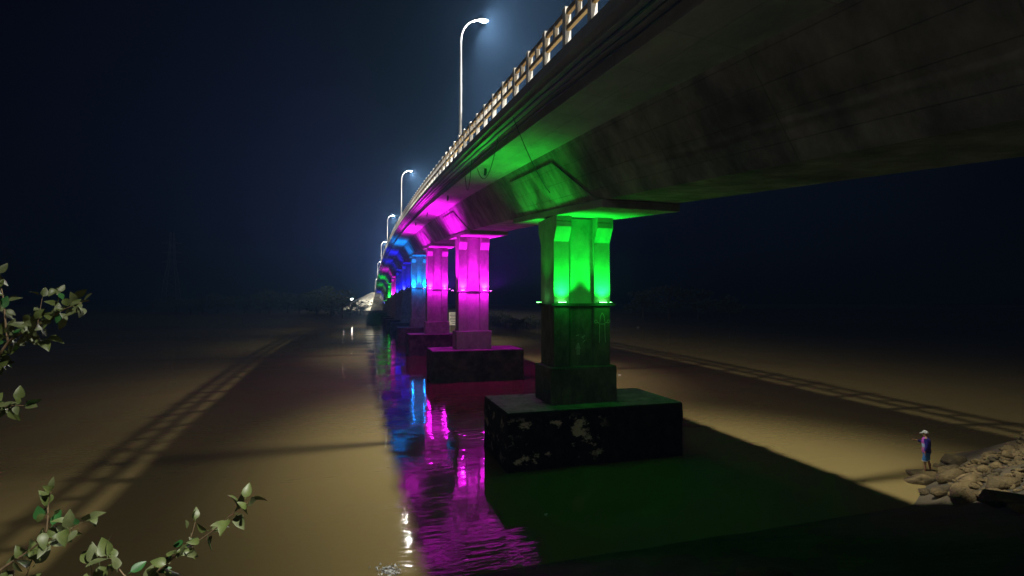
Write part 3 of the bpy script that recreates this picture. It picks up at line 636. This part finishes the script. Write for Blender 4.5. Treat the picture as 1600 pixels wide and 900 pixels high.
o = s.build('printed_lines', M_ink, bo); o['kind'] = 'stuff'
# lamps at the foot of the embankment
for px, py, z, lab in ((537, 473, 236, 'brighter of two low lamps left of the stone embankment'), (550, 467, 240, 'smaller low lamp on the left shoulder of the stone embankment')):
    p = unproj(px, py, z); gz = ground_z(p.x, p.y); e = tag(empty('mast_lamp', (p.x, p.y, gz)), lab, 'lamp', 'lamps by the embankment'); hh = p.z-gz
    s = MB(); s.tube([(0, 0, -.2), (0, 0, hh)], .06, 6); s.build('mast', M_steel, e)
    s = MB(); s.box((-.4, -.3, hh), (.4, .3, hh+.25)); s.build('housing', M_dark, e)
    s = MB(); s.box((-.36, -.42, hh-.2), (.36, -.31, hh+.22)); s.build('lamp_lens', M_lens, e)
    light('SPOT', 'mast_light', e, (0, -.7, hh), 5000, (1, .97, .9), (.75, .4, .1), R(160), .5, .2)
# stone pitched embankment of the far approach
M_stone = mat('stone_pitching', (.36, .34, .27), (.52, .49, .38), 1.4, .9, .8, 3, c3=(.22, .21, .16), s3=.8)
eb = MB(); n = 15; vs_ = []; RR = [0, 2.5, 5, 8, 11, 14, 17, 20, 23]
for r_ in RR:
    for k in range(n):
        a_ = R(150)+R(150)*k/(n-1); zt = 12.2-(0 if r_ < 2.5 else (r_-2.5)*.5)+.18*math.sin(k*1.9+r_*1.3)
        vs_.append((XC-4.2+r_*math.cos(a_), 261+r_*.85*math.sin(a_), max(zt, 1.)))
eb.add(vs_, [(j_*n+k, j_*n+k+1, (j_+1)*n+k+1, (j_+1)*n+k) for j_ in range(len(RR)-1) for k in range(n-1)])
tag(put('embankment', eb.mesh('embankment', fix=False), None, M_stone), kind='structure')
# flotsam glints
M_foam = mat('pale_flotsam', (.7, .72, .7), (.8, .8, .8), 12, .5)
for px, py, wpx, lab in ((997, 511, 7, 'white scrap floating far out to the right of the green pier'), (968, 586, 7, 'white scrap floating just right of the green pier pedestal'), (853, 803, 8, 'white scrap floating in the dark below the nearest footing')):
    t = 6.85/((py-474)/780); p = unproj(px, py, t); wd = wpx*t/780; s = MB(); rnd = random.Random(px)
    s.add([(wd*.5*math.cos(a*.9)*rnd.uniform(.7, 1), wd*.22*math.sin(a*.9)*rnd.uniform(.7, 1), .03+.05*(a % 2)*wd) for a in range(7)]+[(0, 0, -.05)], [tuple(range(7))]+[(a, (a+1) % 7, 7) for a in range(7)])
    tag(s.build('flotsam', M_foam, loc=(p.x, p.y, .02)), lab, 'flotsam', 'scraps floating on the river')
# heap of pale wet gravel and trash at the water's edge, bottom centre
M_grav = mat('wet_gravel', (.35, .36, .36), (.62, .64, .64), 25, .35, .4, 30)
s = MB(); rnd = random.Random(3)
for _ in range(260):
    p, t = on_ground(rnd.gauss(608, 12), rnd.gauss(893, 5)); r_ = rnd.uniform(.012, .04)
    vs_ = [p+Vector((rnd.gauss(0, r_), rnd.gauss(0, r_), rnd.gauss(r_, r_*.6))) for _ in range(4)]; s.add(vs_, [(0, 1, 2), (0, 2, 3), (0, 3, 1), (1, 3, 2)])
tag(s.build('gravel', M_grav), 'pale wet gravel at the near waterline, bottom centre', 'gravel', kind='stuff')

# ------------------------------------------------------------------ person on the rocks
def person():
    gz = SLAB.z+.16
    root = tag(empty('person', (SLAB.x+.12, SLAB.y-.05, gz), R(122)), 'person in pale cap, blue jacket and shorts on a flat rock, one hand held forward', 'person')
    M_skin = mat('skin', (.30, .15, .09), (.36, .19, .12), 8, .55)
    V = []; E_ = []; Rr = []
    def v(p, r_, par=None):
        V.append(p); Rr.append(r_); i = len(V)-1
        if par is not None: E_.append((par, i))
        return i
    pel = v((0, 0, .88), .125); wa = v((-.01, 0, 1.02), .11, pel); ch = v((0, 0, 1.22), .125, wa); ub = v((0, 0, 1.34), .085, ch); nk = v((.015, 0, 1.42), .048, ub); hb = v((.03, 0, 1.50), .072, nk); hd = v((.025, 0, 1.57), .085, hb); v((.015, 0, 1.63), .062, hd)
    v((.115, 0, 1.515), .014, hb); v((.095, 0, 1.455), .03, hb)
    for sg in (-1, 1): v((.01, sg*.088, 1.53), .014, hb)
    for sg, fwd in ((1, .06), (-1, -.08)):
        hp = v((0, sg*.085, .82), .085, pel); kn = v((.02+fwd*.5, sg*.095, .46), .052, hp); cf = v((-.01+fwd, sg*.095, .32), .05, kn); an = v((fwd-.01, sg*.095, .08), .033, cf); he = v((fwd+.06, sg*.1, .035), .032, an); v((fwd+.17, sg*.11, .025), .024, he)
    def hand(wr, p, d, side):
        d = Vector(d).normalized(); up = Vector((0, 0, 1)) if abs(d.z) < .7 else Vector((1, 0, 0)); lat = d.cross(up).normalized(); nrm = lat.cross(d)
        p = Vector(p); pm = v(tuple(p+d*.05), .022, wr)
        for k, ln in enumerate((.062, .072, .068, .052)):
            a = p+d*.085+lat*(.026-.0175*k); i0 = v(tuple(a), .0095, pm); i1 = v(tuple(a+d*ln*.5-nrm*.008), .0085, i0); v(tuple(a+d*ln*.85-nrm*.03), .0075, i1)
        a = p+d*.035+lat*.036*side; i0 = v(tuple(a), .011, pm); v(tuple(a+d*.045+lat*.012*side-nrm*.012), .009, i0)
    s1 = v((0, .16, 1.335), .055, ub); e1 = v((-.03, .215, 1.08), .04, s1); w1 = v((.03, .21, .86), .027, e1); hand(w1, (.03, .21, .84), (.1, 0, -1), 1)
    s2 = v((0, -.16, 1.335), .055, ub); e2 = v((.08, -.215, 1.12), .04, s2); w2 = v((.29, -.17, 1.19), .027, e2); hand(w2, (.31, -.165, 1.195), (1, .05, .15), -1)
    me = bpy.data.meshes.new('body'); me.from_pydata(V, E_, []); me.update()
    b_ = put('body', me, root, M_skin); md = b_.modifiers.new('Skin', 'SKIN'); md.use_smooth_shade = True
    for i, r_ in enumerate(Rr): me.skin_vertices[0].data[i].radius = (r_, r_)
    me.skin_vertices[0].data[0].use_root = True
    ss = b_.modifiers.new('Sub', 'SUBSURF'); ss.levels = ss.render_levels = 2
    def loft(name, rings, m, n=18, caps=False):
        s = MB(); vs_ = []
        for (cx, cy, cz, rx, ry) in rings:
            for k in range(n): a = 2*math.pi*k/n; vs_.append((cx+rx*math.cos(a)*(1+.03*math.sin(5*a+cz*20)), cy+ry*math.sin(a), cz+.008*math.sin(3*a)))
        s.add(vs_, [(q*n+k, q*n+(k+1) % n, (q+1)*n+(k+1) % n, (q+1)*n+k) for q in range(len(rings)-1) for k in range(n)])
        me_ = s.mesh(name, True); me_.materials.append(m); return me_
    # jacket material: dark blue with a printed front
    m = bpy.data.materials.new('printed_jacket'); m.use_nodes = True; n = m.node_tree; P = n.nodes['Principled BSDF']; P.inputs['Roughness'].default_value = .75; L = n.links.new
    tc = n.nodes.new('ShaderNodeTexCoord'); sp = n.nodes.new('ShaderNodeSeparateXYZ'); L(tc.outputs['Object'], sp.inputs[0])
    rz_ = n.nodes.new('ShaderNodeValToRGB'); rz_.color_ramp.interpolation = 'EASE'; el = rz_.color_ramp.elements
    mr = n.nodes.new('ShaderNodeMapRange'); mr.inputs[1].default_value = .8; mr.inputs[2].default_value = 1.4; L(sp.outputs[2], mr.inputs[0]); L(mr.outputs[0], rz_.inputs[0])
    el[0].position = .0; el[0].color = (.35, .06, .25, 1); el[1].position = 1; el[1].color = (.42, .06, .45, 1)
    for ps, c in ((.30, (.42, .10, .34, 1)), (.40, (.30, .42, .62, 1)), (.55, (.34, .48, .66, 1)), (.62, (.40, .07, .44, 1))): e = el.new(ps); e.color = c
    fx = n.nodes.new('ShaderNodeMapRange'); fx.inputs[1].default_value = .02; fx.inputs[2].default_value = .05; L(sp.outputs[0], fx.inputs[0])
    mx = n.nodes.new('ShaderNodeMix'); mx.data_type = 'RGBA'; mx.inputs[6].default_value = (.015, .012, .16, 1); L(fx.outputs[0], mx.inputs[0]); L(rz_.outputs[0], mx.inputs[7]); L(mx.outputs[2], P.inputs['Base Color'])
    put('jacket', loft('jacket', [(0, 0, .80, .155, .185), (0, 0, .92, .15, .18), (-.01, 0, 1.02, .142, .172), (0, 0, 1.2, .155, .19), (0, 0, 1.32, .135, .195), (.005, 0, 1.385, .085, .12), (.012, 0, 1.41, .062, .068)], m), root)
    m_n = mat('navy_cloth', (.015, .012, .15), (.02, .018, .2), 10, .8)
    for pts, rad in (([(0, .15, 1.345), (-.015, .2, 1.2), (-.03, .215, 1.08), (0, .212, .97), (.03, .21, .88)], [.075, .066, .058, .05, .043]), ([(0, -.15, 1.345), (.05, -.2, 1.22), (.08, -.215, 1.12), (.18, -.195, 1.155), (.27, -.175, 1.185)], [.075, .066, .058, .05, .043])):
        s = MB(); s.tube(pts, rad, 14, cap=False); s.build('sleeve', m_n, root, True)
    m_s = mat('blue_shorts', (.03, .12, .32), (.06, .2, .42), 9, .8); m_w = mat('pale_hem', (.5, .55, .6), (.6, .65, .7), 9, .8)
    put('shorts', loft('shorts', [(0, 0, .95, .135, .165), (0, 0, .86, .145, .178), (0, 0, .74, .14, .182)], m_s), root)
    for sg, fwd in ((1, .06), (-1, -.08)):
        s = MB(); s.tube([(0, sg*.088, .80), (fwd*.3, sg*.092, .66), (.02+fwd*.45, sg*.096, .50), (.02+fwd*.5, sg*.096, .47)], [.095, .095, .093, .092], 16, cap=False); lg = s.build('shorts_leg', m_s, root, True)
        s = MB(); s.tube([(.02+fwd*.46, sg*.096, .49), (.02+fwd*.5, sg*.096, .462)], [.097, .096], 16, cap=False); s.build('hem', m_w, lg, True)
        s = MB(); s.box((fwd-.06, sg*.1-.045, -.012), (fwd+.2, sg*.105+.045, .006)); s.build('sandal', mat('sandal', (.4, .38, .34), (.5, .48, .44), 9, .8), root, bevel=.004)
    m_c = mat('pale_cap', (.42, .43, .40), (.62, .63, .6), 22, .7, c3=(.15, .17, .15), s3=18)
    s = MB(); n = 18; vs_ = []
    for q in range(6):
        a = q/5*R(88); vs_ += [(.022+.108*math.cos(a)*math.cos(2*math.pi*k/n), .1*math.cos(a)*math.sin(2*math.pi*k/n), 1.565+.105*math.sin(a)) for k in range(n)]
    s.add(vs_, [(q*n+k, q*n+(k+1) % n, (q+1)*n+(k+1) % n, (q+1)*n+k) for q in range(5) for k in range(n)]); cp = s.build('cap', m_c, root, True)
    s = MB(); vs_ = []
    for zz_ in (1.566, 1.576):
        for k in range(9): a = R(-62)+R(124)*k/8; vs_ += [(.022+.104*math.cos(a), .097*math.sin(a), zz_), (.022+.104*math.cos(a)+.085*math.cos(a*.9), .1*math.sin(a)*.95, zz_-.022)]
    s.add(vs_, [(2*k, 2*k+1, 2*k+3, 2*k+2) for k in range(8)]+[(18+2*k, 18+2*k+2, 18+2*k+3, 18+2*k+1) for k in range(8)]+[(2*k+1, 18+2*k+1, 18+2*k+3, 2*k+3) for k in range(8)]); s.build('cap_visor', m_c, cp, True)
    for sg in (-1, 1):
        s = MB(); s.box((.098, sg*.032-.012, 1.528), (.106, sg*.032+.012, 1.538)); s.build('eye', mat('eye', (.02, .015, .01), (.03, .02, .02), 9, .3), root)
    return root
person()

# ------------------------------------------------------------------ haze
hz = MB(); hz.box((-425, -45, -4.5), (425, 612, 66))
mh = bpy.data.materials.new('haze'); mh.use_nodes = True; n_ = mh.node_tree; n_.nodes.remove(n_.nodes['Principled BSDF'])
pv = n_.nodes.new('ShaderNodeVolumePrincipled'); pv.inputs['Density'].default_value = .0007; pv.inputs['Color'].default_value = (.24, .5, 1, 1); pv.inputs['Anisotropy'].default_value = .5
n_.links.new(pv.outputs[0], n_.nodes['Material Output'].inputs['Volume'])
tag(hz.build('haze', mh), kind='stuff')
